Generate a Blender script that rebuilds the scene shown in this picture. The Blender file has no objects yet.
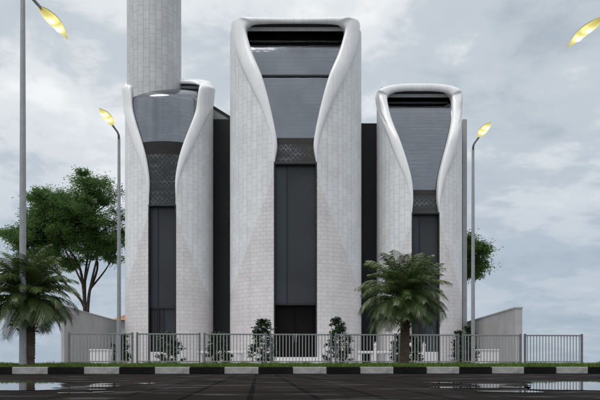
import bpy, bmesh, math, random
from mathutils import Vector, Matrix, noise as mnoise

R = math.radians
rnd = random.Random(11)
scene = bpy.context.scene
COL = scene.collection
F = 660.0                      # focal length in 600-wide picture units
CAMZ, HOR = 0.2, 365.0         # eye height, horizon row
SL = 0.079                     # the kerb and the fence run at this slope to the building front
YAW = math.atan(SL)

def at(px, py, D):
    return Vector(((px-300)/F*D, D, CAMZ+(HOR-py)/F*D))

# ------------------------------------------------------------------ helpers
class MB:
    def __init__(s): s.v=[]; s.f=[]; s.m=[]; s.uv={}
    def vert(s,p): s.v.append(tuple(p)); return len(s.v)-1
    def face(s,idx,m=0,uv=None):
        if uv: s.uv[len(s.f)]=uv
        s.f.append(tuple(idx)); s.m.append(m)
    def quad(s,a,b,c,d,m=0,uv=None):
        i=len(s.v); s.v += [tuple(a),tuple(b),tuple(c),tuple(d)]; s.face((i,i+1,i+2,i+3),m,uv)
    def box(s,x0,x1,y0,y1,z0,z1,m=0,rz=0,c=(0,0)):
        i=len(s.v); cs,sn=math.cos(rz),math.sin(rz)
        for z in (z0,z1):
            for x,y in ((x0,y0),(x1,y0),(x1,y1),(x0,y1)):
                s.v.append((c[0]+x*cs-y*sn, c[1]+x*sn+y*cs, z))
        for q in ((3,2,1,0),(4,5,6,7),(0,1,5,4),(1,2,6,5),(2,3,7,6),(3,0,4,7)):
            s.face([i+k for k in q],m)
    def tube(s,pts,rads,n=8,m=0,cap=True):
        pts=[Vector(p) for p in pts]; rings=[]; up=None
        for k,p in enumerate(pts):
            t=(pts[min(k+1,len(pts)-1)]-pts[max(k-1,0)]).normalized()
            if up is None: up=Vector((1,0,0)) if abs(t.x)<.8 else Vector((0,1,0))
            u=(up-t*up.dot(t)).normalized(); w=t.cross(u); up=u
            r=rads[k] if isinstance(rads,(list,tuple)) else rads
            rings.append([s.vert(p+(u*math.cos(2*math.pi*j/n)+w*math.sin(2*math.pi*j/n))*r) for j in range(n)])
        for a,b in zip(rings,rings[1:]):
            for j in range(n): s.face((a[j],a[(j+1)%n],b[(j+1)%n],b[j]),m)
        if cap: s.face(rings[0][::-1],m); s.face(rings[-1],m)
    def build(s,name,mats,parent=None,smooth=False,bevel=0):
        me=bpy.data.meshes.new(name); me.from_pydata(s.v,[],s.f)
        if not isinstance(mats,(list,tuple)): mats=[mats]
        for x in mats: me.materials.append(x)
        me.polygons.foreach_set('material_index',s.m)
        if smooth: me.polygons.foreach_set('use_smooth',[True]*len(s.f))
        if s.uv:
            L=me.uv_layers.new(name='UVMap').data
            for p in me.polygons:
                u=s.uv.get(p.index)
                if u:
                    for k,li in enumerate(p.loop_indices): L[li].uv=u[k]
        me.update()
        o=bpy.data.objects.new(name,me); COL.objects.link(o)
        if parent: o.parent=parent
        if bevel:
            b=o.modifiers.new('bevel','BEVEL'); b.width=bevel; b.segments=2; b.limit_method='ANGLE'
        return o

def tag(o,label=None,cat=None,group=None,kind=None):
    for k,v in (('label',label),('category',cat),('group',group),('kind',kind)):
        if v: o[k]=v
    return o
def thing(name,label,cat,loc=(0,0,0),rz=0,group=None):
    o=bpy.data.objects.new(name,None); COL.objects.link(o); o.location=loc; o.rotation_euler=(0,0,rz)
    o.empty_display_size=.2
    return tag(o,label,cat,group)
def copy_tree(o,parent=None):
    c=o.copy(); COL.objects.link(c)
    if parent: c.parent=parent
    for ch in list(o.children): copy_tree(ch,c)
    return c

# ------------------------------------------------------------------ materials
class NT:
    def __init__(s,m): s.t=m.node_tree; s.n=s.t.nodes; s.l=s.t.links
    def add(s,ty,**kw):
        n=s.n.new(ty)
        for k,v in kw.items():
            if k in n.inputs.keys(): n.inputs[k].default_value=v
            else: setattr(n,k,v)
        return n
    def link(s,a,b): s.l.new(a,b)
    def ramp(s,fac,stops):
        r=s.n.new('ShaderNodeValToRGB'); e=r.color_ramp.elements
        while len(e)<len(stops): e.new(.5)
        for k,(p,c) in enumerate(stops):
            e[k].position=p; e[k].color=(c if len(c)==4 else (*c,1))
        s.link(fac,r.inputs[0]); return r.outputs[0]
    def mix(s,fac,a,b,mode='MIX'):
        n=s.n.new('ShaderNodeMix'); n.data_type='RGBA'; n.blend_type=mode
        for sock,v in ((n.inputs[0],fac),(n.inputs[6],a),(n.inputs[7],b)):
            if hasattr(v,'links'): s.link(v,sock)
            elif isinstance(v,(int,float)): sock.default_value=v
            else: sock.default_value=(*v,1) if len(v)==3 else v
        return n.outputs[2]
    def math(s,op,a,b=None,c=None):
        n=s.n.new('ShaderNodeMath'); n.operation=op
        for k,v in enumerate((a,b,c)):
            if v is None: continue
            if hasattr(v,'links'): s.link(v,n.inputs[k])
            else: n.inputs[k].default_value=v
        return n.outputs[0]
def new_mat(name,col=(.5,.5,.5),rough=.5,metal=0,spec=.5):
    m=bpy.data.materials.new(name); m.use_nodes=True; T=NT(m)
    b=T.n['Principled BSDF']
    b.inputs['Base Color'].default_value=(*col,1); b.inputs['Roughness'].default_value=rough
    b.inputs['Metallic'].default_value=metal; b.inputs['Specular IOR Level'].default_value=spec
    return m,T,b
def noisy(name,c1,c2,scale=3,rough=.6,metal=0,spec=.5,bump=0,detail=5,coord='Object'):
    m,T,b=new_mat(name,c1,rough,metal,spec)
    tc=T.add('ShaderNodeTexCoord'); n=T.add('ShaderNodeTexNoise',Scale=scale,Detail=detail)
    T.link(tc.outputs[coord],n.inputs['Vector'])
    T.link(T.ramp(n.outputs['Fac'],[(.3,c1),(.7,c2)]),b.inputs['Base Color'])
    if bump:
        bp=T.add('ShaderNodeBump',Strength=bump,Distance=.02); T.link(n.outputs['Fac'],bp.inputs['Height']); T.link(bp.outputs[0],b.inputs['Normal'])
    return m

def tile_mat(name,c1,c2,mortar,bw,rh,swap,msize=.012,rough=.5):
    m,T,b=new_mat(name,c1,rough)
    uv=T.add('ShaderNodeUVMap'); src=uv.outputs[0]
    if swap:
        sp=T.add('ShaderNodeSeparateXYZ'); T.link(src,sp.inputs[0])
        cb=T.add('ShaderNodeCombineXYZ'); T.link(sp.outputs[1],cb.inputs[0]); T.link(sp.outputs[0],cb.inputs[1]); src=cb.outputs[0]
    br=T.add('ShaderNodeTexBrick',Scale=1.0); br.offset=.5
    br.inputs['Brick Width'].default_value=bw; br.inputs['Row Height'].default_value=rh
    br.inputs['Mortar Size'].default_value=msize; br.inputs['Mortar Smooth'].default_value=.1; br.inputs['Bias'].default_value=0
    br.inputs['Color1'].default_value=(*c1,1); br.inputs['Color2'].default_value=(*c2,1); br.inputs['Mortar'].default_value=(*mortar,1)
    T.link(src,br.inputs['Vector'])
    tc=T.add('ShaderNodeTexCoord')
    n=T.add('ShaderNodeTexNoise',Scale=.9,Detail=7,Roughness=.65); T.link(tc.outputs['Object'],n.inputs['Vector'])
    dirt=T.ramp(n.outputs['Fac'],[(.3,(.86,.86,.86)),(.62,(1,1,1))])
    col=T.mix(1.0,br.outputs['Color'],dirt,'MULTIPLY')
    # rain streaks
    mp=T.add('ShaderNodeMapping'); mp.inputs['Scale'].default_value=(5,5,.18); T.link(tc.outputs['Object'],mp.inputs[0])
    n2=T.add('ShaderNodeTexNoise',Scale=1.0,Detail=4); T.link(mp.outputs[0],n2.inputs['Vector'])
    st=T.ramp(n2.outputs['Fac'],[(.35,(.93,.93,.92)),(.6,(1,1,1))])
    col=T.mix(1.0,col,st,'MULTIPLY')
    T.link(col,b.inputs['Base Color'])
    bp=T.add('ShaderNodeBump',Strength=.6,Distance=.015)
    T.link(T.math('SUBTRACT',1.0,br.outputs['Fac']),bp.inputs['Height']); T.link(bp.outputs[0],b.inputs['Normal'])
    return m

M={}
M['tile']=tile_mat('white_column_tiles',(.80,.805,.815),(.74,.745,.76),(.57,.575,.59),.50,.33,True,.010)
M['tile_lower']=tile_mat('rosy_lower_zone',(.74,.708,.718),(.69,.66,.67),(.57,.545,.55),.40,.22,False,.010)  # rosier tint for the zone low beside the slot
M['minaret']=tile_mat('minaret_tiles',(.64,.645,.655),(.57,.575,.59),(.40,.405,.41),.55,.36,True,.011)
def rim_mat():
    m,T,b=new_mat('white_rim_plaster',(.8,.8,.8),.27)
    tc=T.add('ShaderNodeTexCoord')
    n=T.add('ShaderNodeTexNoise',Scale=.8,Detail=6); T.link(tc.outputs['Object'],n.inputs['Vector'])
    mp=T.add('ShaderNodeMapping'); mp.inputs['Scale'].default_value=(6,6,.35); T.link(tc.outputs['Object'],mp.inputs[0])
    n2=T.add('ShaderNodeTexNoise',Scale=1.0,Detail=5); T.link(mp.outputs[0],n2.inputs['Vector'])
    c=T.mix(1.0,T.ramp(n.outputs['Fac'],[(.3,(.79,.79,.80)),(.65,(.85,.85,.86))]),T.ramp(n2.outputs['Fac'],[(.32,(.94,.94,.935)),(.55,(1,1,1))]),'MULTIPLY')
    T.link(c,b.inputs['Base Color'])
    bp=T.add('ShaderNodeBump',Strength=.16,Distance=.12); T.link(n.outputs['Fac'],bp.inputs['Height']); T.link(bp.outputs[0],b.inputs['Normal'])
    T.link(T.math('MULTIPLY_ADD',n2.outputs['Fac'],.3,.14),b.inputs['Roughness'])
    return m
M['rim']=rim_mat()
M['wall']=noisy('boundary_plaster',(.40,.395,.395),(.32,.315,.32),1.0,.7,0,.3,.1)
M['lowwall']=noisy('low_white_plaster',(.66,.65,.66),(.58,.57,.58),2,.6)
M['black']=noisy('black_frame_metal',(.012,.012,.014),(.02,.02,.022),8,.4,0,.4)
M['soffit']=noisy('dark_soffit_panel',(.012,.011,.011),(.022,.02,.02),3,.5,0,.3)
M['grey_metal']=noisy('grey_galvanised_metal',(.30,.31,.32),(.36,.37,.38),9,.42,.35,.5)
M['fence']=noisy('light_grey_painted_fence',(.31,.315,.32),(.38,.385,.39),9,.35,.05,.5)
M['rail']=noisy('grey_painted_rail',(.21,.215,.22),(.27,.275,.28),9,.35,.1,.5)
M['fence_dark']=noisy('dark_grey_post',(.15,.155,.16),(.2,.205,.21),9,.45,.15,.5)

def glass_mat(name,refl,rough,wave=.03):
    m,T,b=new_mat(name,refl,rough,1.0)
    tc=T.add('ShaderNodeTexCoord')
    mp=T.add('ShaderNodeMapping'); mp.inputs['Scale'].default_value=(.3,.3,5.5); T.link(tc.outputs['Object'],mp.inputs[0])
    n=T.add('ShaderNodeTexNoise',Scale=2.0,Detail=3); T.link(mp.outputs[0],n.inputs['Vector'])
    sp=T.add('ShaderNodeSeparateXYZ'); T.link(tc.outputs['Object'],sp.inputs[0])
    # slim horizontal glazing bars every 0.3 m
    fr=T.math('FRACT',T.math('MULTIPLY',sp.outputs[2],4.3))
    bar=T.math('GREATER_THAN',fr,.88)
    fx=T.math('FRACT',T.math('MULTIPLY',sp.outputs[0],1.6)); barx=T.math('GREATER_THAN',fx,.975)
    bars=T.math('MAXIMUM',bar,T.math('MULTIPLY',barx,.0))
    dk=tuple(c*.82 for c in refl)
    nn=T.add('ShaderNodeTexNoise',Scale=.7,Detail=4); T.link(tc.outputs['Object'],nn.inputs['Vector'])
    base=T.mix(T.ramp(nn.outputs['Fac'],[(.35,(0,0,0)),(.7,(1,1,1))]),refl,tuple(c*.8 for c in refl))
    T.link(T.mix(bars,base,dk),b.inputs['Base Color'])
    h=T.math('ADD',T.math('MULTIPLY',n.outputs['Fac'],1.0),T.math('MULTIPLY',bars,.02))
    bp=T.add('ShaderNodeBump',Strength=wave*8,Distance=.03); T.link(h,bp.inputs['Height']); T.link(bp.outputs[0],b.inputs['Normal'])
    return m
M['glass']=glass_mat('tinted_mirror_glass',(.255,.27,.295),.06,.032)

def mesh_screen(name,c1,c2,sx,sz,rough=.45,spec=.4):
    m,T,b=new_mat(name,c1,rough,0,spec)
    tc=T.add('ShaderNodeTexCoord'); sp=T.add('ShaderNodeSeparateXYZ'); T.link(tc.outputs['Object'],sp.inputs[0])
    a=T.math('SINE',T.math('MULTIPLY',T.math('ADD',sp.outputs[0],sp.outputs[1]),sx*6.283)); c=T.math('SINE',T.math('MULTIPLY',sp.outputs[2],sz*6.283))
    p=T.math('MULTIPLY',a,c)
    n=T.add('ShaderNodeTexNoise',Scale=.5,Detail=3); T.link(tc.outputs['Object'],n.inputs['Vector'])
    f=T.ramp(p,[(.1,(0,0,0)),(.35,(1,1,1))])
    col=T.mix(f,c1,c2); col=T.mix(1.0,col,T.ramp(n.outputs['Fac'],[(.3,(.75,.75,.75)),(.7,(1.1,1.1,1.1))]),'MULTIPLY')
    T.link(col,b.inputs['Base Color'])
    bp=T.add('ShaderNodeBump',Strength=.25,Distance=.02); T.link(p,bp.inputs['Height']); T.link(bp.outputs[0],b.inputs['Normal'])
    return m
M['screen']=mesh_screen('grey_mesh_screen',(.028,.030,.033),(.050,.052,.056),8,8,.3)
M['screen_blue']=mesh_screen('blue_grey_glazing',(.026,.031,.042),(.042,.049,.063),8,8,.25,.5)
M['infill']=mesh_screen('charcoal_perforated_panel',(.020,.021,.024),(.036,.038,.042),6.5,6.5,.6,.25)

def lattice_reflection_mat():
    m,T,b=new_mat('painted_truss_reflection',(.05,.05,.05),.25,0,.5)  # trusses mirrored in the glass, drawn as zigzag base colour and bump
    tc=T.add('ShaderNodeTexCoord'); sp=T.add('ShaderNodeSeparateXYZ'); T.link(tc.outputs['Object'],sp.inputs[0])
    x,z=sp.outputs[0],sp.outputs[2]
    zr=T.math('MULTIPLY',z,3.4); fz=T.math('FRACT',zr)
    tri=T.math('MULTIPLY',T.math('ABSOLUTE',T.math('SUBTRACT',T.math('FRACT',T.math('MULTIPLY',x,3.8)),.5)),2.0)
    zig=T.math('LESS_THAN',T.math('ABSOLUTE',T.math('SUBTRACT',tri,fz)),.16)
    hor=T.math('LESS_THAN',fz,.12)
    al=T.math('MAXIMUM',zig,hor)
    n=T.add('ShaderNodeTexNoise',Scale=1.6,Detail=3); mp=T.add('ShaderNodeMapping'); mp.inputs['Scale'].default_value=(.6,.6,1.8)
    T.link(tc.outputs['Object'],mp.inputs[0]); T.link(mp.outputs[0],n.inputs['Vector'])
    bar=T.ramp(n.outputs['Fac'],[(.36,(.022,.024,.026)),(.5,(.055,.058,.062)),(.68,(.16,.165,.175))])
    T.link(T.mix(al,(.016,.017,.018),bar),b.inputs['Base Color'])
    bp=T.add('ShaderNodeBump',Strength=.7,Distance=.03); T.link(al,bp.inputs['Height']); T.link(bp.outputs[0],b.inputs['Normal'])
    return m
M['lattice_reflection']=lattice_reflection_mat()
M['door']=noisy('dark_brown_door',(.003,.0022,.002),(.007,.005,.004),2,.5,0,.15)
M['steel']=noisy('door_steel',(.4,.4,.4),(.5,.5,.5),9,.3,.8)

# ------------------------------------------------------------------ towers
def catmull(P,n):
    out=[]; Q=[P[0]]+list(P)+[P[-1]]
    for i in range(1,len(Q)-2):
        for k in range(n):
            t=k/n; p0,p1,p2,p3=Q[i-1],Q[i],Q[i+1],Q[i+2]
            out.append(tuple(.5*((2*b)+(-a+c)*t+(2*a-5*b+4*c-d)*t*t+(-a+3*b-3*c+d)*t**3) for a,b,c,d in zip(p0,p1,p2,p3)))
    out.append(tuple(P[-1])); return out
def interp(tab,z):
    if z<=tab[0][0]: return tab[0][1]
    for (a,b),(c,d) in zip(tab,tab[1:]):
        if z<=c: return b+(d-b)*(z-a)/max(c-a,1e-6)
    return tab[-1][1]

def tower(label,xc,yc,a,b,sides,cornerO,cornerI,cap,slot_hw,z_base,z_lat,door_z,glass_back,pink_z0,curved=False,z_dark=0,z_line=0,lean=.95):
    """sides: (row, outer half, inner half) measured along the flared lip from top to slot; metres come out of the ellipse plan"""
    t=thing('tower',label,'tower',(xc,yc,0))
    def off(x): return b*math.sqrt(max(0,1-(x/a)**2))
    def solve(h,py,cp=99):
        D=yc
        for _ in range(40):
            x=min(h/F*D,a); D=.5*D+.5*(yc-min(off(x),cp))
        return min(h/F*D,a*1.035), CAMZ+(HOR-py)/F*D
    O=[];I=[]
    for (py,ho,hi) in sides[::-1]:
        O.append(solve(ho,py)); I.append(solve(hi,py))
    for lst,dst in ((cornerO,O),(cornerI,I)):
        for h,py in lst: dst.append(solve(h,py,cap))
    zt=O[-1][1]; z_slot=O[0][1]; z_ceil=I[-1][1]+.06
    zc0=z_slot+.35*(zt-z_slot)
    def cap_at(z):          # how far forward of the tower axis the rim may stand at height z
        if curved: k=min(1,max(0,(z-(zt-1.5))/1.4))
        else: k=min(1,max(0,(z-zc0)/(zt-zc0)))
        k=k*k*(3-2*k); return b+(cap-b)*k
    def edge_x(z): return a*math.sqrt(max(0,1-(cap_at(z)/b)**2))
    z_wtop=min(zt-.15,O[len(sides)][1]-.05)
    outer_tab=[(z_slot,slot_hw)]
    for (ox,oz),(ix,iz) in zip(O[1:len(sides)],I[1:len(sides)]):
        if oz>outer_tab[-1][0]: outer_tab.append((oz,max(slot_hw,min(ox-.30*(ox-ix),a))))
    def ring_y(x,z): return -min(off(min(abs(x),a)), cap_at(z))
    y_slot=-off(slot_hw)+.28
    def glass_y(x,z):
        k=max(0,(z-z_slot)/(z_ceil-z_slot))
        if curved:
            y0=-off(min(abs(x),a))+.14; k0=.80; s_=max(0,(k-k0)/(1-k0))
            return y0+(glass_back-y0)*min(1,s_)**1.5
        k0=.78
        y0=y_slot+lean*min(k,1)/k0; s_=max(0,(k-k0)/(1-k0))
        return y0+(glass_back-(y_slot+lean/k0))*min(1,s_)**2
    # --- wall: left and right shells with an exact opening edge, rosy zone low beside the slot
    z_pink1=z_slot-.012*F/10
    w=MB(); NZ=64; N1=26; N2=12
    zs=[z_base+(z_wtop-z_base)*k/NZ for k in range(NZ+1)]
    for sg in (-1,1):
        rows=[]
        for z in zs:
            xo=slot_hw if z<=z_slot else max(interp(outer_tab,z),edge_x(z)-.03)
            phe=math.pi-math.asin(min(1,xo/a)) if xo<a else math.pi/2
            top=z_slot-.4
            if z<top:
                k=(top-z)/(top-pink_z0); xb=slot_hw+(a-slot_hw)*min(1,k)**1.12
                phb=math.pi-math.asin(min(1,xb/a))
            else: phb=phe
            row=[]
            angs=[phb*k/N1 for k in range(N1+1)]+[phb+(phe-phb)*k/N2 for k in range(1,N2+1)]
            u=0; px=None
            for ph in angs:
                p=(sg*a*math.sin(ph), b*math.cos(ph))
                row.append((w.vert((p[0],p[1],z)),ph))
            rows.append((row,phe-phb,z))
        # arc length measured from the front so that tiles line up from row to row
        def arc(ph,n=24):
            s=0; q=None
            for k in range(n+1):
                g=math.pi-(math.pi-ph)*k/n; p=(a*math.sin(g),b*math.cos(g))
                if q: s+=math.hypot(p[0]-q[0],p[1]-q[1])
                q=p
            return s
        cache={}
        def A(ph):
            key=round(ph,4)
            if key not in cache: cache[key]=arc(ph)
            return cache[key]*sg+20
        for (r0,w0,z0),(r1,w1,z1) in zip(rows,rows[1:]):
            for k in range(N1+N2):
                if k>=N1 and w0<1e-4 and w1<1e-4: continue
                q=[r0[k],r0[k+1],r1[k+1],r1[k]]; zz=[z0,z0,z1,z1]
                uv=[(A(v[1]),z_) for v,z_ in zip(q,zz)]
                idx=[v[0] for v in q]
                if sg>0: idx=idx[::-1]; uv=uv[::-1]
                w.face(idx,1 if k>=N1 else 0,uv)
    wall=w.build('wall',[M['tile'],M['tile_lower']],t,smooth=True)
    so=wall.modifiers.new('weld','WELD'); so.merge_threshold=.0008
    # --- flared rim, one lofted band round the opening
    OI=catmull([(o[0],o[1],i[0],i[1]) for o,i in zip(O,I)],6)
    half=OI[:-1]; full=[(-x0,z0,-x1,z1) for x0,z0,x1,z1 in half]+[OI[-1]]+[q for q in half[::-1]]
    r=MB(); prev=None; NS=18
    rr=[]
    for ri,(ox,oz,ix,iz) in enumerate(full):
        if min(ri,len(full)-1-ri)<=6*len(sides): ox=math.copysign(max(abs(ox),edge_x(oz)),ox)
        Po=Vector((ox,ring_y(ox,oz),oz)); Pi=Vector((ix,ring_y(ix,iz)+.04,iz))
        Mid=(Po+Pi)/2; Ax=(Po-Pi)/2
        nx=Mid.x/(a*a); ny=-off(min(abs(Mid.x),a*.98))/(b*b)
        N=Vector((nx*.12,ny,0)).normalized()
        N=(N-Ax.normalized()*N.dot(Ax.normalized())).normalized()
        th=.04+.33*Ax.length
        ring=[]
        g=Vector((ix*.99,glass_y(ix,iz)+.05,iz)); wb=min(1,max(0,(iz-(z_ceil-.45))/.3)); g=g.lerp(Pi+Vector((0,.12,.03)),wb); ring.append(r.vert(g)); ring.append(r.vert(g.lerp(Pi,.5)))
        for k in range(NS+1):
            an=math.pi-(-.15)-(math.pi+.75)*k/NS
            c,s_=math.cos(an),math.sin(an)
            wob=1+.03*math.sin(oz*1.3+k*.4)
            ring.append(r.vert(Mid+Ax*c+N*(th*s_*wob)))
        rr.append(ring)
    for A_,B_ in zip(rr,rr[1:]):
        for k in range(len(A_)-1): r.face((A_[k],B_[k],B_[k+1],A_[k+1]))
    ro=r.build('rim',M['rim'],t,smooth=True); sm=ro.modifiers.new('smooth','SMOOTH'); sm.factor=.5; sm.iterations=9
    # --- leaning upper glass and the painted truss reflection below it
    inner_tab=[(i[1],i[0]) for i in I[:len(sides)]]+[(z_ceil,I[len(sides)-1][0])]
    gm=MB(); lm=MB(); dm=MB(); NG=64; NX=20
    for k in range(NG):
        za=z_slot+.02+(z_ceil-z_slot-.02)*k/NG; zb=z_slot+.02+(z_ceil-z_slot-.02)*(k+1)/NG
        tgt=lm if zb<=z_lat else (dm if zb<=z_dark else gm)
        for j in range(NX):
            def P(z,u):
                h=interp(inner_tab,z)+.05; x_=-h+2*h*u; return (x_, glass_y(x_,z), z)
            tgt.quad(P(za,j/NX),P(za,(j+1)/NX),P(zb,(j+1)/NX),P(zb,j/NX))
    gl=gm.build('upper_glass',M['glass'],t,smooth=True); gl.modifiers.new('weld','WELD').merge_threshold=.001
    if lm.f: lm.build('reflected_lattice_panel',M['lattice_reflection'],t)  # its colour stands in for trusses reflected in the glass
    if dm.f: dm.build('dark_band',M['soffit'],t)  # plain dark strip above the lattice zone
    if z_line:
        q=MB(); hx=interp(inner_tab,z_line)-.04; yy=glass_y(0,z_line)-.03
        q.box(-hx,hx,yy-.05,yy+.02,z_line-.05,z_line+.05); q.build('transom_or_reflection',M['black'],t)  # dark line reflected in the glass, added here as a thin bar
    # --- soffit and roof
    s=MB(); n=48; cen=s.vert((0,.2,z_ceil)); ring=[]
    for k in range(n):
        g=2*math.pi*k/n; x=a*.9*math.cos(g); y=b*.93*math.sin(g); y=max(y,-cap+.12)
        ring.append(s.vert((x,y,z_ceil)))
    cen2=s.vert((0,.2,z_ceil+.2)); r2=[s.vert((s.v[q][0],s.v[q][1],z_ceil+.2)) for q in ring]
    for k in range(n):
        j=(k+1)%n
        s.face((cen,ring[j],ring[k])); s.face((cen2,r2[k],r2[j])); s.face((ring[k],ring[j],r2[j],r2[k]))
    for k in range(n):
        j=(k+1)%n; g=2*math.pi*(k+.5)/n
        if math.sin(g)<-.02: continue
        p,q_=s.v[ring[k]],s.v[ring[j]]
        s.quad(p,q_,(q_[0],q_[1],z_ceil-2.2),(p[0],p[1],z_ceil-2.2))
    s.build('soffit',M['soffit'],t)
    bm_=MB(); yb=(-cap+glass_back)/2; hw=I[len(sides)-1][0]*1.02
    bm_.box(-hw,hw,yb-.05,yb+.06,z_ceil-.2,z_ceil-.003)
    bm_.build('soffit_beam',M['rim'],t,bevel=.015)
    # --- slot: frame, mullion, mesh screens
    ys=y_slot; z0=door_z
    f=MB(); fw=.07
    f.box(-slot_hw,-slot_hw+fw,ys-.30,ys+.12,z_base,z_slot-fw-.002); f.box(slot_hw-fw,slot_hw,ys-.30,ys+.12,z_base,z_slot-fw-.002)
    f.box(-slot_hw,slot_hw,ys-.30,ys+.12,z_slot-fw,z_slot+.03)
    sw=MB(); x1=-slot_hw+fw+.001; x2=slot_hw-fw-.001; xm=x1+(x2-x1)*.28
    sw.box(xm+.04,x2,ys,ys+.06,z0,z_slot-fw-.004)
    win=sw.build('slot_window',M['screen'],t)
    f.build('window_frame',M['black'],win,bevel=.01)
    q=MB(); q.box(x1,xm,ys+.01,ys+.06,z0,z_slot-fw-.004); q.build('side_glazing',M['screen_blue'],win)
    q=MB(); q.box(xm+.002,xm+.038,ys-.05,ys+.06,z0,z_slot-fw-.004); q.build('mullion',M['black'],win)
    q=MB(); q.box(x1,x2,ys-.06,ys+.1,z0-.1,z0-.003); q.build('transom_or_reflection',M['black'],win)
    return dict(t=t,ys=ys,x1=x1,x2=x2,z_ceil=z_ceil,z_slot=z_slot,glass_y=glass_y,zt=zt)

XM,YM=-.25,38.5
main=tower('tallest middle tower with flared white rim above the central entrance',XM,YM,3.82,2.8,
   [(34,63.2,48.3),(52,59.5,43),(76,50,33),(104,36,25.5),(130,26.3,20),(146,23,18.2),(163,21.7,21.2)],
   [(64,26),(62,20.5),(56,18),(48,17),(36,17.2),(20,17.6),(0,17.8)],
   [(49.3,29.5),(47.5,26.5),(43,24.6),(36,23.6),(26,23.2),(14,23),(0,23)],
   1.75,1.17,.2,12.4,3.57,-.6,4.0,False,12.75,16.35)
left=tower('left tower with white flared rim that the round minaret rises out of',-7.81,39.5,2.6,2.2,
   [(96,44.6,33),(110,43.3,31.5),(125,38,26.7),(144,30.5,20),(160,23,15.7),(180,16.4,12.8),(198,14.6,13.5),(205,14.2,14)],
   [(45,90),(43.5,85),(38,81),(30,79.5),(18,79),(0,79)],
   [(32.8,92.5),(31.5,89),(28,86.5),(22,85.2),(12,84.8),(0,84.8)],
   .05,.79,.2,12.3,3.5,.5,3.8,True,12.95)
right=tower('right tower with arched white rim and a palm tree in front of it',7.12,39.5,2.52,2.2,
   [(102,43.5,32.5),(120,40.2,29.7),(140,34.2,24),(160,27.5,18),(180,19.5,13.3),(200,15,12.2),(213,14.2,14)],
   [(43.4,95),(41,90),(35,86.7),(26,84.7),(14,83.6),(0,83.4)],
   [(32.2,98.5),(30.5,95.3),(26,92.8),(19,91.5),(10,91),(0,91)],
   .15,.79,.2,9.95,3.5,1.0,3.8,False,10.35,0,1.3)

# entrances behind the frame lines
def entrance(T,z0,z1,leaves,handle=True):
    ys=T['ys']; x1,x2=T['x1'],T['x2']
    n=leaves; w=(x2-x1)/n
    for k in range(n):
        d=MB(); d.box(x1+w*k+.01,x1+w*(k+1)-.01,ys+.35,ys+.41,z0,z1)
        d.box(x1+w*k+.12,x1+w*(k+1)-.12,ys+.33,ys+.348,z0+.25,z1-.2)
        o=d.build('door',M['door'],T['t'],bevel=.008)
        if handle:
            h=MB(); xx=x1+w*(k+1)-.06 if k==0 else x1+w*k+.06
            h.tube([(xx,ys+.29,z0+.8),(xx,ys+.29,z0+1.3)],.015,8); h.build('handle',M['steel'],o,smooth=True)
    b=MB(); b.box(x1,x2,ys+.45,ys+.6,z0,z1+.1); b.box(x1,x2,ys+.062,ys+.44,z1+.004,z1+.08)
    b.build('door_recess',M['soffit'],T['t'])
entrance(main,.63,3.46,2)
for T in (left,right):
    ys=T['ys']; x1,x2=T['x1'],T['x2']
    q=MB(); q.box(x1,x2,ys-.24,ys+.2,.2,.94); q.build('sill_wall',M['lowwall'],T['t'],bevel=.01)
    q=MB(); q.box(x1+.02,x2-.02,ys+.06,ys+.1,.944,3.39)
    lo=q.build('lower_window',M['screen_blue'],T['t'])
    q=MB(); q.box(x1+.06,x1+.38,ys-.0,ys+.055,.95,3.35); q.box(x1+.55,x1+.78,ys-.0,ys+.055,.95,3.35); q.build('window_panel',M['black'],lo)
    q=MB(); q.box(x1+.43,x1+.49,ys-.06,ys+.054,.95,3.38); q.build('mullion',M['black'],lo)

# entrance steps
st=MB()
for k in range(3): st.box(-1.6-.25*(2-k),1.6+.25*(2-k),-.0+.33*k,1.4,.2+.14*k-(.0 if k==0 else .004),.2+.14*(k+1))
o=st.build('entrance_steps',M['lowwall'],bevel=.015); o.location=(XM,34.85,0)
tag(o,'low white entrance steps below the middle tower doors','steps')

# minaret
mn=thing('minaret','tall round tiled minaret rising out of the left tower','minaret',(-8.72,39.5,0))
m_=MB(); rad=1.59; n=72
zs=[14.6+.5*k for k in range(31)]
for k in range(len(zs)-1):
    for j in range(n):
        g0=2*math.pi*j/n; g1=2*math.pi*(j+1)/n
        p=[(rad*math.cos(g),rad*math.sin(g),z) for g,z in ((g0,zs[k]),(g1,zs[k]),(g1,zs[k+1]),(g0,zs[k+1]))]
        m_.quad(*p,uv=[(rad*g,z) for g,z in ((g0,zs[k]),(g1,zs[k]),(g1,zs[k+1]),(g0,zs[k+1]))])
o=m_.build('shaft',M['minaret'],mn,smooth=True); o.modifiers.new('weld','WELD').merge_threshold=.001
c_=MB()
prof=[(1.59,29.6),(1.85,30.4),(1.95,30.5),(1.95,31.2),(1.5,31.2),(1.5,33.5),(1.2,34.6),(.6,35.8),(.05,37)]
for (r0,z0),(r1,z1) in zip(prof,prof[1:]):
    for j in range(36):
        g0=2*math.pi*j/36; g1=2*math.pi*(j+1)/36
        c_.quad((r0*math.cos(g0),r0*math.sin(g0),z0),(r0*math.cos(g1),r0*math.sin(g1),z0),(r1*math.cos(g1),r1*math.sin(g1),z1),(r1*math.cos(g0),r1*math.sin(g0),z1))
c_.build('cap',M['rim'],mn,smooth=False)

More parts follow.
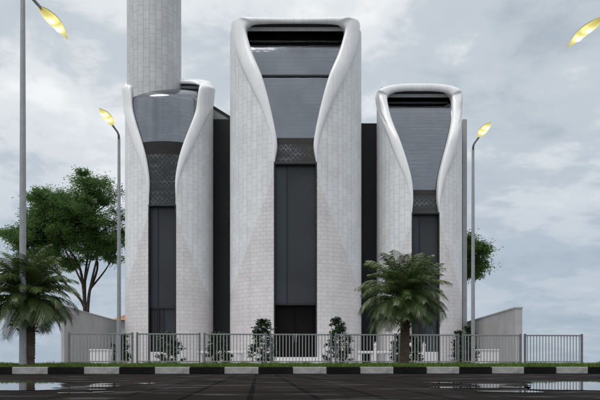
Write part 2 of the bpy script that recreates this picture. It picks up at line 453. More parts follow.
# hall behind the towers with the charcoal infill
h=thing('prayer_hall','hall behind the towers with charcoal perforated infill in the gaps','building',(0,41.3,0))
q=MB(); q.box(-7.3,10.1,0,16,.2,15.2); q.box(10.102,10.36,-.35,16,.2,15.45); q.build('wall',M['wall'],h)
q=MB(); q.box(-6.2,-3.0,-.9,-.02,.2,15.25); q.build('infill_panel',M['infill'],h)
q=MB(); q.box(2.9,5.6,-.9,-.02,.2,15.0); q.build('infill_panel',M['infill'],h)
q=MB()
x0,x1=-6.9,-3.6; za,zb=16.75,15.1
def wedge(mb,xa,za0,za1,xb,zb0,zb1,y0,y1):
    i=len(mb.v)
    mb.v+= [(xa,y0,za0),(xb,y0,zb0),(xb,y0,zb1),(xa,y0,za1),(xa,y1,za0),(xb,y1,zb0),(xb,y1,zb1),(xa,y1,za1)]
    for f in ((0,1,2,3),(7,6,5,4),(4,5,1,0),(3,2,6,7),(0,3,7,4),(1,5,6,2)): mb.face([i+k for k in f])
wedge(q,-6.9,17.0,17.16,-3.5,14.9,15.06,-.6,3); q.build('roof',M['black'],h)
q=MB(); wedge(q,-6.8,15.26,16.92,-4.2,15.26,15.32,-.55,2.9); q.build('gable',M['wall'],h)

# ------------------------------------------------------------------ ground
def kd(x,base): return base+SL*x
KD=14.67
M['ground']=noisy('far_ground',(.16,.17,.17),(.2,.21,.22),.2,.9,0,.1)
M['court']=noisy('forecourt_concrete',(.34,.33,.33),(.42,.41,.41),.8,.8,0,.2)
M['soil']=noisy('soil',(.03,.04,.018),(.05,.07,.03),2,.95,0,.1)
g=MB(); g.quad((-1500,-1500,-.03),(1500,-1500,-.03),(1500,1500,-.03),(-1500,1500,-.03)); tag(g.build('ground',M['ground']),kind='structure')
g=MB(); W=30
def strip(mb,d0,d1,z,W=30):
    mb.quad((-W,d0-SL*W,z),(W,d0+SL*W,z),(W,d1+SL*W,z),(-W,d1-SL*W,z))
g.quad((-60,-25,0),(60,-25,0),(60,KD+SL*60,0),(-60,KD-SL*60,0))
# road material
m,T,b=new_mat('wet_paving',(.05,.045,.042),.55,0,.05)
tc=T.add('ShaderNodeTexCoord'); mp=T.add('ShaderNodeMapping'); mp.inputs['Rotation'].default_value=(0,0,-R(3.6)); mp.inputs['Location'].default_value=(.05,0,0)
T.link(tc.outputs['Object'],mp.inputs[0])
br=T.add('ShaderNodeTexBrick',Scale=1.0); br.offset=0.0
for k,v in (('Brick Width',.40),('Row Height',1.25),('Mortar Size',.02),('Mortar Smooth',.2)): br.inputs[k].default_value=v
br.inputs['Color1'].default_value=(.012,.010,.009,1); br.inputs['Color2'].default_value=(.022,.018,.016,1); br.inputs['Mortar'].default_value=(.0015,.0015,.0015,1)
T.link(mp.outputs[0],br.inputs['Vector'])
n=T.add('ShaderNodeTexNoise',Scale=1.1,Detail=6); T.link(tc.outputs['Object'],n.inputs['Vector'])
n3=T.add('ShaderNodeTexNoise',Scale=60.0,Detail=3); T.link(tc.outputs['Object'],n3.inputs['Vector'])
col=T.mix(1.0,br.outputs['Color'],T.ramp(n.outputs['Fac'],[(.3,(.6,.58,.56)),(.7,(1.15,1.1,1.05))]),'MULTIPLY')
col=T.mix(1.0,col,T.ramp(n3.outputs['Fac'],[(.3,(.75,.75,.75)),(.7,(1.2,1.2,1.2))]),'MULTIPLY')
T.link(col,b.inputs['Base Color'])
mpw=T.add('ShaderNodeMapping'); mpw.inputs['Scale'].default_value=(.9,1.6,1); T.link(tc.outputs['Object'],mpw.inputs[0])
nw=T.add('ShaderNodeTexNoise',Scale=1.3,Detail=8,Roughness=.62); T.link(mpw.outputs[0],nw.inputs['Vector'])
wet=T.ramp(nw.outputs['Fac'],[(.54,(0,0,0)),(.68,(1,1,1))])
T.link(T.math('MULTIPLY_ADD',wet,-.45,.8),b.inputs['Roughness'])
T.link(T.math('MULTIPLY_ADD',wet,.22,.03),b.inputs['Specular IOR Level'])
hh=T.math('ADD',T.math('MULTIPLY',T.math('SUBTRACT',1.0,br.outputs['Fac']),1.0),T.math('MULTIPLY',n3.outputs['Fac'],.5))
bp=T.add('ShaderNodeBump',Strength=.6,Distance=.012); T.link(hh,bp.inputs['Height']); T.link(bp.outputs[0],b.inputs['Normal'])
M['road']=m
tag(g.build('road',M['road']),kind='structure')
g=MB(); strip(g,KD+.22,24.6,.135); tag(g.build('verge_soil',M['soil']),kind='structure')
g=MB(); strip(g,24.604,62,.18,40); tag(g.build('forecourt',M['court']),kind='structure')

# puddles
m,T,b=new_mat('puddle_water',(.02,.02,.02),.015,0,.5); b.inputs['IOR'].default_value=1.33
tc=T.add('ShaderNodeTexCoord'); n=T.add('ShaderNodeTexNoise',Scale=5.0,Detail=2); T.link(tc.outputs['Object'],n.inputs['Vector'])
bp=T.add('ShaderNodeBump',Strength=.015,Distance=.005); T.link(n.outputs['Fac'],bp.inputs['Height']); T.link(bp.outputs[0],b.inputs['Normal'])
M['puddle']=m
def puddle(pts,z=.005,rag=1.0):
    P=catmull(pts+[pts[0]],26)[:-1]; g=MB(); idx=[]
    for k,(x,y) in enumerate(P):
        v=Vector((x,y,3)); d=(mnoise.noise(v*2.5)*.10+mnoise.noise(v*7)*.06+mnoise.noise(v*19)*.03)*rag
        e=(mnoise.noise(v*2.1+Vector((9,0,0)))*.16+mnoise.noise(v*8+Vector((5,0,0)))*.10+mnoise.noise(v*23)*.05)*rag
        idx.append(g.vert((x+d,y+e,z)))
    g.face(idx); tag(g.build('puddle',M['puddle']),kind='structure')
puddle([(2.7,7.75),(2.3,6.6),(1.9,5.45),(2.05,5.15),(2.8,5.05),(3.8,5.15),(5.0,5.4),(5.6,6.4),(5.3,7.6),(4.2,7.9),(3.3,7.85)])
puddle([(-2.82,7.75),(-2.35,6.5),(-1.95,5.35),(-2.1,5.1),(-2.8,5.05),(-3.8,5.1),(-5,5.4),(-5.5,6.5),(-5.2,7.6),(-4.2,7.9),(-3.4,7.85)])
for sg in (-1,1):
    for k in range(9):
        px=rnd.uniform(420,525) if sg>0 else rnd.uniform(64,150); dd=rnd.uniform(4.6,7.6)
        cx=(px-300)/F*dd; rx=rnd.uniform(.05,.22); ry=rnd.uniform(.05,.2)
        puddle([(cx+rx*math.cos(g_)*rnd.uniform(.7,1.3),dd+ry*math.sin(g_)*rnd.uniform(.7,1.3)) for g_ in [R(45*q) for q in range(8)]],.005,.35)

# kerb blocks
M['kw']=noisy('worn_white_kerb_paint',(.43,.43,.425),(.25,.248,.24),7,.75,0,.2,.3,10)
M['kb']=noisy('worn_black_kerb_paint',(.005,.005,.005),(.012,.012,.011),5,.75,0,.1,.2,8)
q=MB(); bl=.757
q.box(-bl/2+.004,bl/2-.004,0,.22,.0,.155)
proto=None; ORD=['first','second','third','fourth','fifth','sixth','seventh','eighth','ninth','tenth','eleventh','twelfth']
cnt=[0,0]
mesh_w=None
x_first=(29.5-300)/F*(KD-6.0*SL)   # a white block centre
meshes={}
def wname(n): return ORD[n]
for k in range(-1,19):
    s=k*bl*math.cos(YAW); x=x_first+s; y=kd(x,KD)
    D=y; pxc=300+x/D*F
    if pxc<-25 or pxc>625: continue
    wh=(k%2==0); key='kw' if wh else 'kb'
    if key not in meshes:
        o=q.build('kerb_block',M[key],bevel=.012); meshes[key]=o
    else:
        o=meshes[key].copy(); COL.objects.link(o)
    o.location=(x,y,0); o.rotation_euler=(0,0,YAW)
    i=0 if wh else 1
    tag(o,('white-painted kerb block along the road edge, %s white one from the left' if wh else 'black-painted kerb block along the road edge, %s black one from the left')%wname(cnt[i]),'kerb block','painted kerb blocks along the road edge')
    cnt[i]+=1

# grass verge
def leafmat(name,c1,c2,c3,rough=.5,spec=.35,trans=.0):
    m,T,b=new_mat(name,c1,rough,0,spec)
    gm=T.add('ShaderNodeNewGeometry'); tc=T.add('ShaderNodeTexCoord')
    n=T.add('ShaderNodeTexNoise',Scale=.6,Detail=3); T.link(tc.outputs['Object'],n.inputs['Vector'])
    f=T.math('ADD',T.math('MULTIPLY',gm.outputs['Random Per Island'],.7),T.math('MULTIPLY',n.outputs['Fac'],.3))
    T.link(T.ramp(f,[(.1,c1),(.5,c2),(.95,c3)]),b.inputs['Base Color'])
    if trans:
        tr=T.add('ShaderNodeBsdfTranslucent'); T.link(T.ramp(f,[(.1,c1),(.95,c3)]),tr.inputs[0])
        mx=T.add('ShaderNodeMixShader'); mx.inputs[0].default_value=trans
        T.link(b.outputs[0],mx.inputs[1]); T.link(tr.outputs[0],mx.inputs[2]); T.link(mx.outputs[0],T.n['Material Output'].inputs[0])
    return m
M['grass']=leafmat('grass_blades',(.05,.10,.016),(.09,.16,.028),(.15,.20,.05),.6,.2,.3)
g=MB()
for k in range(46000):
    t=rnd.random()
    d=KD+.2+ (rnd.random()**1.7)*9.7
    x=rnd.uniform(-.5,.5)*(d/F*640); 
    y=d+SL*x
    cl=mnoise.noise(Vector((x*.9,y*.35,0)))*.5+.5
    cl2=mnoise.noise(Vector((x*3.1,y*1.2,5)))*.5+.5
    hgt=(.035+.15*cl*cl2+.04*rnd.random())*(1.0+.45*min(1,(d-KD)/6))
    if d<KD+.5: hgt*=.7
    if cl2<.3 and rnd.random()<.6: continue
    an=rnd.uniform(0,6.28); w=.006+.006*rnd.random(); lx,ly=rnd.gauss(0,.3)*hgt,rnd.gauss(0,.3)*hgt
    dx,dy=math.cos(an)*w,math.sin(an)*w
    i=len(g.v)
    g.v+=[(x-dx,y-dy,.13),(x+dx,y+dy,.13),(x+lx*.4+dx*.7,y+ly*.4+dy*.7,.13+hgt*.6),(x+lx,y+ly,.13+hgt),(x+lx*.4-dx*.7,y+ly*.4-dy*.7,.13+hgt*.6)]
    g.face((i,i+1,i+2,i+4)); g.face((i+4,i+2,i+3))
tag(g.build('grass',M['grass']),'short uneven green grass on the verge behind the kerb','grass',kind='stuff')

# ------------------------------------------------------------------ fence
FD=23.6; ZF0,ZF1=.30,1.31
posts=[66.5,132.5,200.5,267,331.5,397,460.5,523.5,584]
def fx(px):   # world x on the fence line seen at picture column px
    u=(px-300)/F; return u*FD/(1-SL*u)
bayx=[fx(p) for p in posts]
Lb=(bayx[-1]-bayx[0])/8/math.cos(YAW)
FL=['fence panel at the left end beside the left boundary wall','fence panel in front of the left tower slot window',
 'fence panel before the charcoal gap between left and middle towers','fence panel in front of the main entrance door',
 'fence panel before the charcoal gap between middle and right towers','fence panel behind the right palm trunk',
 'fence panel in front of the right boundary wall','free-standing last fence panel at the right end with only sky behind']
def make_panel():
    t=thing('fence_panel',FL[0],'fence',group='grey metal fence panels along the verge')
    hl=Lb/2-.085
    for sx in (-1,1):
        q=MB(); q.box(sx*hl-.035,sx*hl+.035,-.035,.035,.12,ZF1+.035); q.build('post',M['fence_dark'],t,bevel=.006)
    q=MB(); q.box(-hl+.036,hl-.036,-.025,.025,ZF1-.05,ZF1); q.build('top_rail',M['rail'],t,bevel=.005)
    q=MB(); q.box(-hl+.036,hl-.036,-.02,.02,ZF0,ZF0+.04); q.build('bottom_rail',M['rail'],t,bevel=.005)
    n=18
    me=None
    for k in range(n):
        x=-hl+.036+(2*hl-.072)*(k+.5)/n
        if me is None:
            q=MB(); q.box(-.014,.014,-.014,.014,ZF0+.041,ZF1-.051); o=q.build('bar',M['fence'],t); me=o
        else:
            o=me.copy(); COL.objects.link(o); o.parent=t
        o.location=(x,0,0)
    return t
pp=make_panel()
for k in range(8):
    o=pp if k==0 else copy_tree(pp)
    xm=bayx[0]+(bayx[-1]-bayx[0])*(k+.5)/8
    o.location=(xm,kd(xm,FD),0); o.rotation_euler=(0,0,YAW); o['label']=FL[k]

# ------------------------------------------------------------------ boundary walls
def bwall(label,pa,pb,h,th,sg):
    a=Vector(pa);b=Vector(pb); d=(b-a).normalized(); n=Vector((d.y,-d.x))*sg*th
    q=MB(); i=len(q.v)
    P=[a,b,b+n,a+n]
    for z in (.1,h): 
        for p in P: q.v.append((p.x,p.y,z))
    fs=[(3,2,1,0),(4,5,6,7),(0,1,5,4),(1,2,6,5),(2,3,7,6),(3,0,4,7)]
    for f in fs: q.face(f)
    o=thing('boundary_wall',label,'wall',(0,0,0))
    w=q.build('wall_body',M['wall'],o)
    bm=bmesh.new(); bm.from_mesh(w.data); bmesh.ops.recalc_face_normals(bm,faces=bm.faces); bm.to_mesh(w.data); bm.free()
    c=MB()
    e=Vector((d.y,-d.x))*sg*.03; P=[a-e-d*.03,b-e+d*.03,b+n+e+d*.03,a+n+e-d*.03]
    for z in (h+.002,h+.07):
        for p in P: c.v.append((p.x,p.y,z))
    for f in fs: c.face(f)
    w=c.build('coping',M['wall'],o)
    bm=bmesh.new(); bm.from_mesh(w.data); bmesh.ops.recalc_face_normals(bm,faces=bm.faces); bm.to_mesh(w.data); bm.free()
bwall('grey rendered boundary wall to the left of the left tower',(-11.15,31.2),(-11.5,41.5),2.93,.14,-1)
bwall('grey rendered boundary wall to the right of the right tower',(10.4,31.9),(10.85,44),2.93,.34,1)

# ------------------------------------------------------------------ benches, bollards
def bench(label,px0,px1,D,ztop,legs,solid=False):
    x0=(px0-300)/F*D; x1=(px1-300)/F*D
    t=thing('bench' if not solid else 'planter_box',label,'bench' if not solid else 'planter',((x0+x1)/2,D,.18)); hw=(x1-x0)/2; H=ztop-.18
    if solid:
        q=MB(); q.box(-hw,hw,-.3,.3,0,H); q.build('box',M['lowwall'],t,bevel=.02)
        q=MB(); q.box(-hw-.03,hw+.03,-.33,.33,H+.002,H+.06); q.build('rim',M['lowwall'],t,bevel=.015)
    else:
        q=MB(); q.box(-hw,hw,-.3,.3,H-.12,H); q.build('seat',M['lowwall'],t,bevel=.02)
        for k in range(legs):
            x=-hw+.12+(2*hw-.24)*k/(legs-1)
            q=MB(); q.box(x-.1,x+.1,-.26,.26,0,H-.122); q.build('leg',M['lowwall'],t,bevel=.01)
bench('long low white bench in front of the gap left of the middle tower',198,262,32.5,.88,4)
bench('low white bench behind the fence in front of the right charcoal gap',357,389,32.5,.88,3)
bench('white box planter behind the fence by the left boundary wall',92,110,29,.82,0,True)
bench('white box planter behind the fence by the right boundary wall',476,497,29,.82,0,True)
def bollard(label,px,D):
    q=MB(); r=[(.10,0),(.10,.05),(.075,.08),(.07,.9),(.085,.92),(.085,1.0),(.05,1.05)]
    q.tube([(0,0,z) for _,z in r],[w for w,_ in r],14)
    t=thing('bollard',label,'bollard',((px-300)/F*D,D,.18),group='slim white bollards behind the fence')
    q.build('shaft',M['lowwall'],t,smooth=False)
    c=MB(); c.tube([(0,0,1.05),(0,0,1.1),(0,0,1.13)],[.06,.06,.02],14); c.build('cap',M['grey_metal'],t)
bollard('slim white bollard by the bench in the right charcoal gap',375.5,31.5)
bollard('slim white bollard in front of the right tower window',424,31.5)

# ------------------------------------------------------------------ street lamps
m,T,b=new_mat('lit_yellow_lens',(.5,.45,.16),.2)
tc=T.add('ShaderNodeTexCoord'); dist=[]
for yb in (1.42,1.86):
    vd=T.add('ShaderNodeVectorMath'); vd.operation='DISTANCE'; vd.inputs[1].default_value=(0,yb,8.74); T.link(tc.outputs['Object'],vd.inputs[0]); dist.append(vd.outputs['Value'])
dm_=T.math('MINIMUM',dist[0],dist[1])
em=T.ramp(dm_,[(.05,(1,.95,.55)),(.12,(.95,.87,.36)),(.24,(.62,.55,.16)),(.6,(.30,.26,.07))])
T.link(em,b.inputs['Emission Color']); b.inputs['Emission Strength'].default_value=1.15; M['lens']=m
m,T,b=new_mat('lit_bulb',(.9,.9,.6),.3); b.inputs['Emission Color'].default_value=(1,.97,.66,1); b.inputs['Emission Strength'].default_value=2.5; M['bulb']=m
M['shell']=noisy('lamp_shell',(.33,.31,.16),(.38,.36,.2),5,.4,.2)
def make_lamp():
    t=thing('street_lamp','','street lamp',group='grey street lamps with lit yellow heads')
    q=MB(); q.tube([(0,0,.1),(0,0,.5),(0,0,4),(0,0,8.6)],[.085,.078,.07,.052],14); q.tube([(0,0,.1),(0,0,.17)],.16,14); pole=q.build('pole',M['grey_metal'],t,smooth=True)
    e=pole.modifiers.new('es','EDGE_SPLIT'); e.split_angle=R(40)
    q=MB(); q.tube([(0,0,8.55),(0,.03,8.72),(0,.2,8.78),(0,.95,8.8)],[.05,.045,.038,.035],10); q.build('arm',M['grey_metal'],t,smooth=True)
    # leaf shaped head from y=.85 to y=2.4, shell above and lens below
    L0,L1=.82,2.42; n=22; k_=12
    def half(t_): return .165*(math.sin(math.pi*min(1,(t_*.97+.03))**.85))**.9 if 0<t_<1 else .012
    sh=MB(); le=MB(); rs=[];rl=[]
    for i in range(n+1):
        u=i/n; y=L0+(L1-L0)*u; w=half(u); zc=8.8+.05*math.sin(math.pi*u)
        rs.append([sh.vert((w*math.cos(math.pi*j/k_),y,zc+.10*(w/.165)*math.sin(math.pi*j/k_))) for j in range(k_+1)])
        rl.append([le.vert((w*math.cos(math.pi*j/k_),y,zc-.004-.09*(w/.165)*math.sin(math.pi*j/k_))) for j in range(k_+1)])
    for A_,B_ in zip(rs,rs[1:]):
        for j in range(k_): sh.face((A_[j],A_[j+1],B_[j+1],B_[j]))
    for A_,B_ in zip(rl,rl[1:]):
        for j in range(k_): le.face((A_[j],B_[j],B_[j+1],A_[j+1]))
    hd=sh.build('lamp_head',M['shell'],t,smooth=True)
    le.build('lens',M['lens'],hd,smooth=True)
    for yb in (1.42,1.86):
        q=MB(); rr=[(.02,-.12),(.055,-.09),(.075,-.03),(.075,.03),(.055,.09),(.02,.12)]
        q.tube([(0,yb+d,8.79) for _,d in rr],[w for w,_ in rr],12); q.build('bulb',M['bulb'],hd,smooth=True)
    return t
lp=make_lamp()
lamps=[((-6.72,24.5),math.pi,'lit street lamp behind the fence left of the left tower'),
       ((6.75,25.75),math.pi,'lit street lamp behind the fence beside the right tower'),
       ((-6.3,15.0),-R(4),'street lamp rising beside the left palm, nearest pole in view'),
       ((7.62,15.5),R(9),'street lamp with only its lit head showing in the upper right sky')]
for k,((x,y),rz,lab) in enumerate(lamps):
    o=lp if k==0 else copy_tree(lp)
    o.location=(x,y,0); o.rotation_euler=(0,0,rz); o['label']=lab

# ------------------------------------------------------------------ vegetation
M['bark']=noisy('dark_bark',(.035,.028,.022),(.07,.058,.045),6,.9,0,.1,.6)
M['leaf']=leafmat('tree_leaves',(.06,.13,.032),(.10,.20,.048),(.14,.24,.07),.5,.4,.55)
M['leaf_light']=leafmat('light_tree_leaves',(.04,.09,.018),(.065,.13,.03),(.10,.17,.045),.5,.3,.4)
M['shrub']=leafmat('shrub_leaves',(.010,.026,.010),(.018,.042,.014),(.04,.075,.026),.4,.5,.15)
M['palm']=leafmat('palm_fronds',(.030,.060,.014),(.075,.12,.032),(.17,.20,.075),.36,.6,.25)
M['palm_dry']=leafmat('dry_palm_fibre',(.05,.035,.02),(.09,.065,.035),(.14,.10,.06),.8,.2)
M['palm_trunk']=noisy('palm_trunk',(.085,.06,.045),(.16,.12,.095),7,.9,0,.1,.8)

def leaf(mb,p,dir_,ln,w,rn):
    d=dir_.normalized(); s=d.cross(Vector((rn.gauss(0,1),rn.gauss(0,1),rn.gauss(0,1)))); 
    if s.length<1e-3: return
    s=s.normalized()*w*.5
    i=len(mb.v); mid=p+d*ln*.5; tip=p+d*ln+Vector((0,0,-ln*.15))
    mb.v+=[tuple(p),tuple(mid+s),tuple(tip),tuple(mid-s)]; mb.face((i,i+1,i+2,i+3))

def make_tree(label,base,trunks,lobes,leaf_n,mat,seed,leaf_len=.22):
    rn=random.Random(seed)
    t=thing('broadleaf_tree',label,'tree',base); B=Vector(base)
    tm=MB(); cm=MB(); tips=[]
    for (pts,r0) in trunks:
        P=catmull([tuple(p) for p in pts],5); n=len(P)
        tm.tube(P,[r0*(1-.75*k/(n-1)) for k in range(n)],8)
        tips.append(Vector(P[-1]))
    clumps=[]
    for (c,r) in lobes:
        c=Vector(c)
        nc=int(20*r[0]*r[2]/3)+7
        for k in range(nc):
            while True:
                u=Vector((rn.uniform(-1,1),rn.uniform(-1,1),rn.uniform(-1,1)))
                if .35<u.length<1: break
            q=c+Vector((u.x*r[0],u.y*r[1],u.z*r[2]))
            clumps.append(q)
            tp=min(tips,key=lambda s:(s-q).length)
            if rn.random()<.55:
                m1=tp.lerp(q,.5)+Vector((rn.gauss(0,.2),rn.gauss(0,.2),rn.gauss(0,.15)-.15))
                tm.tube([tp,m1,q],[.06,.04,.012],5,cap=False)
    per=leaf_n//len(clumps)
    for q in clumps:
        rr=rn.uniform(.32,.78); k_=int(per*rn.uniform(.5,1.5))
        for _ in range(k_):
            d=Vector((rn.gauss(0,1),rn.gauss(0,1),rn.gauss(0,.8)))
            p=q+Vector((d.x,d.y,d.z*.65))*rr*(.5 if rn.random()<.85 else .66)
            leaf(cm,p,Vector((d.x,d.y,d.z*.4-.3)),leaf_len*rn.uniform(.6,1.3),leaf_len*.42,rn)
    tm.build('trunk',M['bark'],t,smooth=True); cm.build('crown',mat,t)
    return t
# left tree, seen over the boundary wall
D=46.; s=D/F
def tp(px,py,dy=0,bx=84): return ((px-bx)*s, dy, CAMZ+(HOR-py)*s-.1)
bx=84
make_tree('tall broad green tree behind the left boundary wall',((bx-300)*s,D,.1),
  [([tp(85,364),tp(85,312),tp(83,285),tp(76,262,.4),tp(60,240,.6)],.17),
   ([tp(86,364),tp(88,305),tp(92,280),tp(100,255,-.4),tp(108,230,-.5)],.14),
   ([tp(85,312),tp(84,280,.2),tp(86,250,.5),tp(90,215,.3)],.13),
   ([tp(85,309),tp(80,299),tp(68,285,-.3),tp(58,268,-.6),tp(38,250,-.8)],.11),
   ([tp(90,290),tp(95,262,.6),tp(82,235,.8),tp(75,210,.9)],.10),
   ([tp(60,275),tp(42,262,.4),tp(20,245,.6)],.09),([tp(83,285),tp(72,258,-.6),tp(60,236,-.9)],.08),([tp(91,288),tp(104,268,.5),tp(114,248,.6)],.08),([tp(85,280,.1),tp(95,250,-.5),tp(100,230,-.8)],.07)],
  [(tp(92,190,0),(1.6,1.8,1.3)),(tp(84,215,0),(2.4,2.2,1.9)),(tp(108,228,0),(1.3,1.8,1.7)),(tp(62,215,.5),(2.0,2,1.5)),(tp(100,250,0),(1.4,1.4,1.1)),
   (tp(46,205,0),(1.5,1.5,1.0)),(tp(50,230,0),(1.7,1.8,1.2)),(tp(75,238,0),(1.3,1.5,.9)),(tp(30,244,0),(1.3,1.4,.9)),(tp(48,254,0),(.8,.8,.35)),(tp(70,262,.5),(.6,.8,.3)),(tp(16,234,.3),(.8,.9,.7)),(tp(32,222,.3),(1.1,1.2,.9))],
  120000,M['leaf'],5,.15)
D=50.; s=D/F
make_tree('smaller bright green tree showing past the right tower edge',((458-300)*s,D,.1),
  [([tp(460,364,0,458),tp(460,310,0,458),tp(464,280,0,458),tp(472,258,0,458)],.18),([tp(460,300,0,458),tp(470,272,.3,458),tp(482,265,.3,458)],.1)],
  [(tp(466,246,0,458),(.8,1.0,1.1)),(tp(474,252,0,458),(.6,.8,.8)),(tp(470,271,0,458),(.8,.9,.7)),(tp(479,262,0,458),(.5,.6,.6)),(tp(482,250,0,458),(.3,.4,.4)),(tp(462,238,0,458),(.6,.7,.6))],
  13000,M['leaf_light'],9,.17)

def make_palm(label,loc,trunk_h,crown_r,seed):
    rn=random.Random(seed); t=thing('palm_tree',label,'palm tree',loc)
    q=MB(); P=[];Rr=[]; n=46
    for k in range(n+1):
        u=k/n; z=trunk_h*u
        r=.13+.03*(1-u)**3+(.06*max(0,(u-.55)/.45)**1.3); r*=1+.035*((k%2)*2-1)+.04*rn.uniform(-1,1)
        P.append((.03*math.sin(u*3),.02*math.sin(u*2),z)); Rr.append(r)
    q.tube(P,Rr,14); q.build('trunk',M['palm_trunk'],t,smooth=True)
    top=Vector((.03*math.sin(3),.02*math.sin(2),trunk_h))
    dr=MB()
    for k in range(220):   # leaf bases and fibre under the crown
        an=rn.uniform(0,6.28); z=trunk_h-rn.uniform(0,.95)*rn.random()**.6*.9
        b0=Vector((math.cos(an)*.13,math.sin(an)*.13,z))+Vector((top.x,top.y,0))
        leaf(dr,b0,Vector((math.cos(an)*.6,math.sin(an)*.6,rn.uniform(-.9,.9))),rn.uniform(.1,.24),.05,rn)
    dr.build('leaf_bases',M['palm_dry'],t)
    c=MB(); NF=104
    for k in range(NF):
        u=(k+.5)/NF; az=k*2.39996+rn.uniform(-.2,.2)
        el=R(88-112*u**1.12+rn.uniform(-9,9)); ln=crown_r*rn.uniform(.85,1.12)*(1.10-.22*u)
        hd=Vector((math.cos(az),math.sin(az),0)); p=top+Vector((0,0,.12*(1-u)-.10*u))+hd*.07
        pts=[p.copy()]; e=el; seg=14
        for i in range(seg):
            e-=R((1.6+1.6*u+6.0*i/seg)*(1.0 if el>0 else .7))
            e=max(e,-R(88))
            p=p+(hd*math.cos(e)+Vector((0,0,math.sin(e))))*ln/seg; pts.append(p.copy())
        c.tube(pts,[.016-.013*i/seg for i in range(seg+1)],4,cap=False)
        sd=Vector((-math.sin(az),math.cos(az),0))
        for i in range(2,int(seg*2)+1):
            f=i/(seg*2); fi=f*seg; i0=min(int(fi),seg-1); b0=pts[i0].lerp(pts[i0+1],fi-i0)
            tg=(pts[i0+1]-pts[i0]).normalized()
            L=ln*.36*(math.sin(math.pi*min(1,.12+f*.86)))**.7*rn.uniform(.85,1.1)+.04
            for sg in (-1,1):
                d=(tg*.75+sd*sg*.62+Vector((0,0,.12))).normalized()
                w=.03; wv=tg*w*.5
                m1=b0+d*L*.5+Vector((0,0,-L*.06)); tp_=b0+d*L+Vector((0,0,-L*(.36+.25*rn.random())))
                i_=len(c.v); c.v+=[tuple(b0-wv*.6),tuple(b0+wv*.6),tuple(m1+wv),tuple(m1-wv),tuple(tp_)]
                c.face((i_,i_+1,i_+2,i_+3)); c.face((i_+3,i_+2,i_+4))
    c.build('crown',M['palm'],t)
make_palm('palm tree beside the nearest lamp post at the left edge',((27.5-300)/F*15.35,15.35,.12),1.62,1.08,3)
make_palm('palm tree in front of the fence and the right tower',((404-300)/F*19,19.,.12),1.95,1.30,8)

def make_shrub(label,px,D,h,w,seed,lean=0):
    rn=random.Random(seed); t=thing('shrub',label,'shrub',((px-300)/F*D,D,.16))
    st=MB(); cm=MB()
    st.tube([(0,0,0),(.02+lean*.3,0,h*.5),(lean,.02,h*.93)],[.03,.022,.008],6)
    tiers=int(h/.14)
    for k in range(tiers):
        u=(k+.5)/tiers; z=.08+u*(h-.1)
        rad=w*1.15*(1-.72*u)*rn.uniform(.75,1.1)
        for j in range(rn.choice((4,5,5,6))):
            an=rn.uniform(0,6.28); rr=rad*rn.uniform(.5,1.0)
            b0=Vector((lean*u,0,z-.05)); e=Vector((lean*u+math.cos(an)*rr,math.sin(an)*rr,z+.06+.05*rn.random()))
            st.tube([b0,b0.lerp(e,.6)+Vector((0,0,-.02)),e],[.012,.009,.005],4,cap=False)
            for q in range(34):
                d=Vector((rn.gauss(0,1),rn.gauss(0,1),rn.gauss(.35,.6)))
                leaf(cm,e+Vector((rn.gauss(0,.05),rn.gauss(0,.05),rn.gauss(0,.03))),d,rn.uniform(.08,.17),.055,rn)
    st.build('stem',M['bark'],t); cm.build('foliage',M['shrub'],t)
DS=25.6
for i,(px,dy,h,w,lab,ln) in enumerate([
  (121,0,1.12,.36,'dark shrub behind the fence beside the left far lamp pole',0),
  (168,0,1.22,.62,'bushy dark shrub in front of the left tower window',0),
  (217,0,1.18,.60,'bushy dark shrub in front of the left charcoal gap',0),
  (262,0,1.72,.66,'tall layered shrub just left of the main entrance',.05),
  (340,0,1.78,.68,'tall layered shrub just right of the main entrance',-.05),
  (399,.2,1.15,.36,'dark shrub behind the fence and right palm trunk, its left neighbour',0),
  (413,.3,1.1,.36,'dark shrub behind the fence just right of the palm trunk',0),
  (459,.2,1.3,.26,'thin dark shrub at the right tower corner',0),
  (468,1.2,1.55,.40,'dark bushy shrub between the right tower and the lamp pole',0)]):
    make_shrub(lab,px,DS+dy+SL*(px-300)/F*DS,h,w,40+i,ln)

# ------------------------------------------------------------------ distant house with orange roof
M['orange']=tile_mat('orange_roof_tiles',(.42,.17,.05),(.36,.14,.045),(.22,.08,.03),.3,.35,False)
D=60.; s=D/F
h=thing('house','small far house with an orange roof beyond the left wall','house',((122-300)*s,D,0))
q=MB(); q.box(-.6,4,0,6,.1,CAMZ+44*s); q.build('wall',M['wall'],h)
q=MB(); zr0=CAMZ+44.5*s; zr1=CAMZ+60*s
i=len(q.v); q.v+=[(-.95,-.4,zr0),(4.4,-.4,zr0),(4.4,6.4,zr0),(-.95,6.4,zr0),(1.6,2.5,zr1),(2.6,2.5,zr1)]
for f in ((0,1,5,4),(1,2,5),(2,3,4,5),(3,0,4),(3,2,1,0)): q.face([i+k for k in f],0,[(q.v[i+k][0],q.v[i+k][2]) for k in f])
q.build('roof',M['orange'],h)

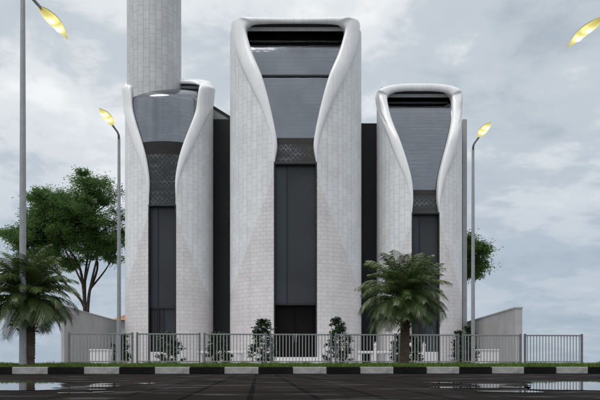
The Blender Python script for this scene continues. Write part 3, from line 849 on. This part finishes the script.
# ------------------------------------------------------------------ sky and light
w=bpy.data.worlds.new('World'); scene.world=w; w.use_nodes=True
T=NT(w); bg=T.n['Background']
SUN_EL,SUN_AZ=R(63),R(218)      # behind the viewer, a little to one side
sky=T.add('ShaderNodeTexSky'); sky.sky_type='NISHITA'; sky.sun_disc=False; sky.sun_elevation=SUN_EL; sky.sun_rotation=SUN_AZ
sky.air_density=1.0; sky.dust_density=2.0
tc=T.add('ShaderNodeTexCoord'); sp=T.add('ShaderNodeSeparateXYZ'); T.link(tc.outputs['Generated'],sp.inputs[0])
zz=T.math('MAXIMUM',sp.outputs[2],0.0)
den=T.math('ADD',zz,.22)
cb=T.add('ShaderNodeCombineXYZ'); T.link(T.math('DIVIDE',sp.outputs[0],den),cb.inputs[0]); T.link(T.math('DIVIDE',sp.outputs[1],den),cb.inputs[1]); cb.inputs[2].default_value=3.7
n1=T.add('ShaderNodeTexNoise',Scale=1.5,Detail=9,Roughness=.58,Distortion=.25); T.link(cb.outputs[0],n1.inputs['Vector'])
n2=T.add('ShaderNodeTexNoise',Scale=5.0,Detail=7,Roughness=.6,Distortion=.3); T.link(cb.outputs[0],n2.inputs['Vector'])
f=T.math('ADD',T.math('MULTIPLY',n1.outputs['Fac'],.65),T.math('MULTIPLY',n2.outputs['Fac'],.35))
# background strength is .1, so cloud radiance is written ten times up
cl=T.ramp(f,[(.32,(4.3,4.95,5.6)),(.44,(5.8,6.4,6.95)),(.52,(8.0,8.35,8.6)),(.61,(9.5,9.7,9.8))])
cl.node.color_ramp.interpolation='EASE'
hz=T.ramp(zz,[(0.0,(1,1,1)),(.12,(.85,.85,.85)),(.36,(0,0,0))])
cl=T.mix(hz,cl,T.mix(.28,(3.5,4.4,5.5),cl))
col=T.mix(.94,sky.outputs[0],cl)
T.link(col,bg.inputs['Color']); bg.inputs['Strength'].default_value=.1

sl=bpy.data.lights.new('sun','SUN'); sl.energy=1.95; sl.angle=R(28); sl.color=(1,.97,.93)
so=bpy.data.objects.new('sun',sl); COL.objects.link(so)
az=SUN_AZ; d=Vector((math.sin(az)*math.cos(SUN_EL),math.cos(az)*math.cos(SUN_EL),math.sin(SUN_EL)))
so.rotation_euler=d.to_track_quat('Z','Y').to_euler(); so.location=(0,-20,40)

cam=bpy.data.cameras.new('camera'); co=bpy.data.objects.new('camera',cam); COL.objects.link(co)
co.location=(0,0,CAMZ); co.rotation_euler=(R(90),0,0)
cam.sensor_width=36; cam.lens=36*F/600; cam.shift_y=(HOR-200)/600; cam.clip_start=.05; cam.clip_end=5000
scene.camera=co
scene.view_settings.view_transform='Standard'; scene.view_settings.look='None'; scene.view_settings.exposure=0; scene.view_settings.gamma=1
scene.view_settings.use_curve_mapping=False
scene.render.resolution_x=1024; scene.render.resolution_y=683
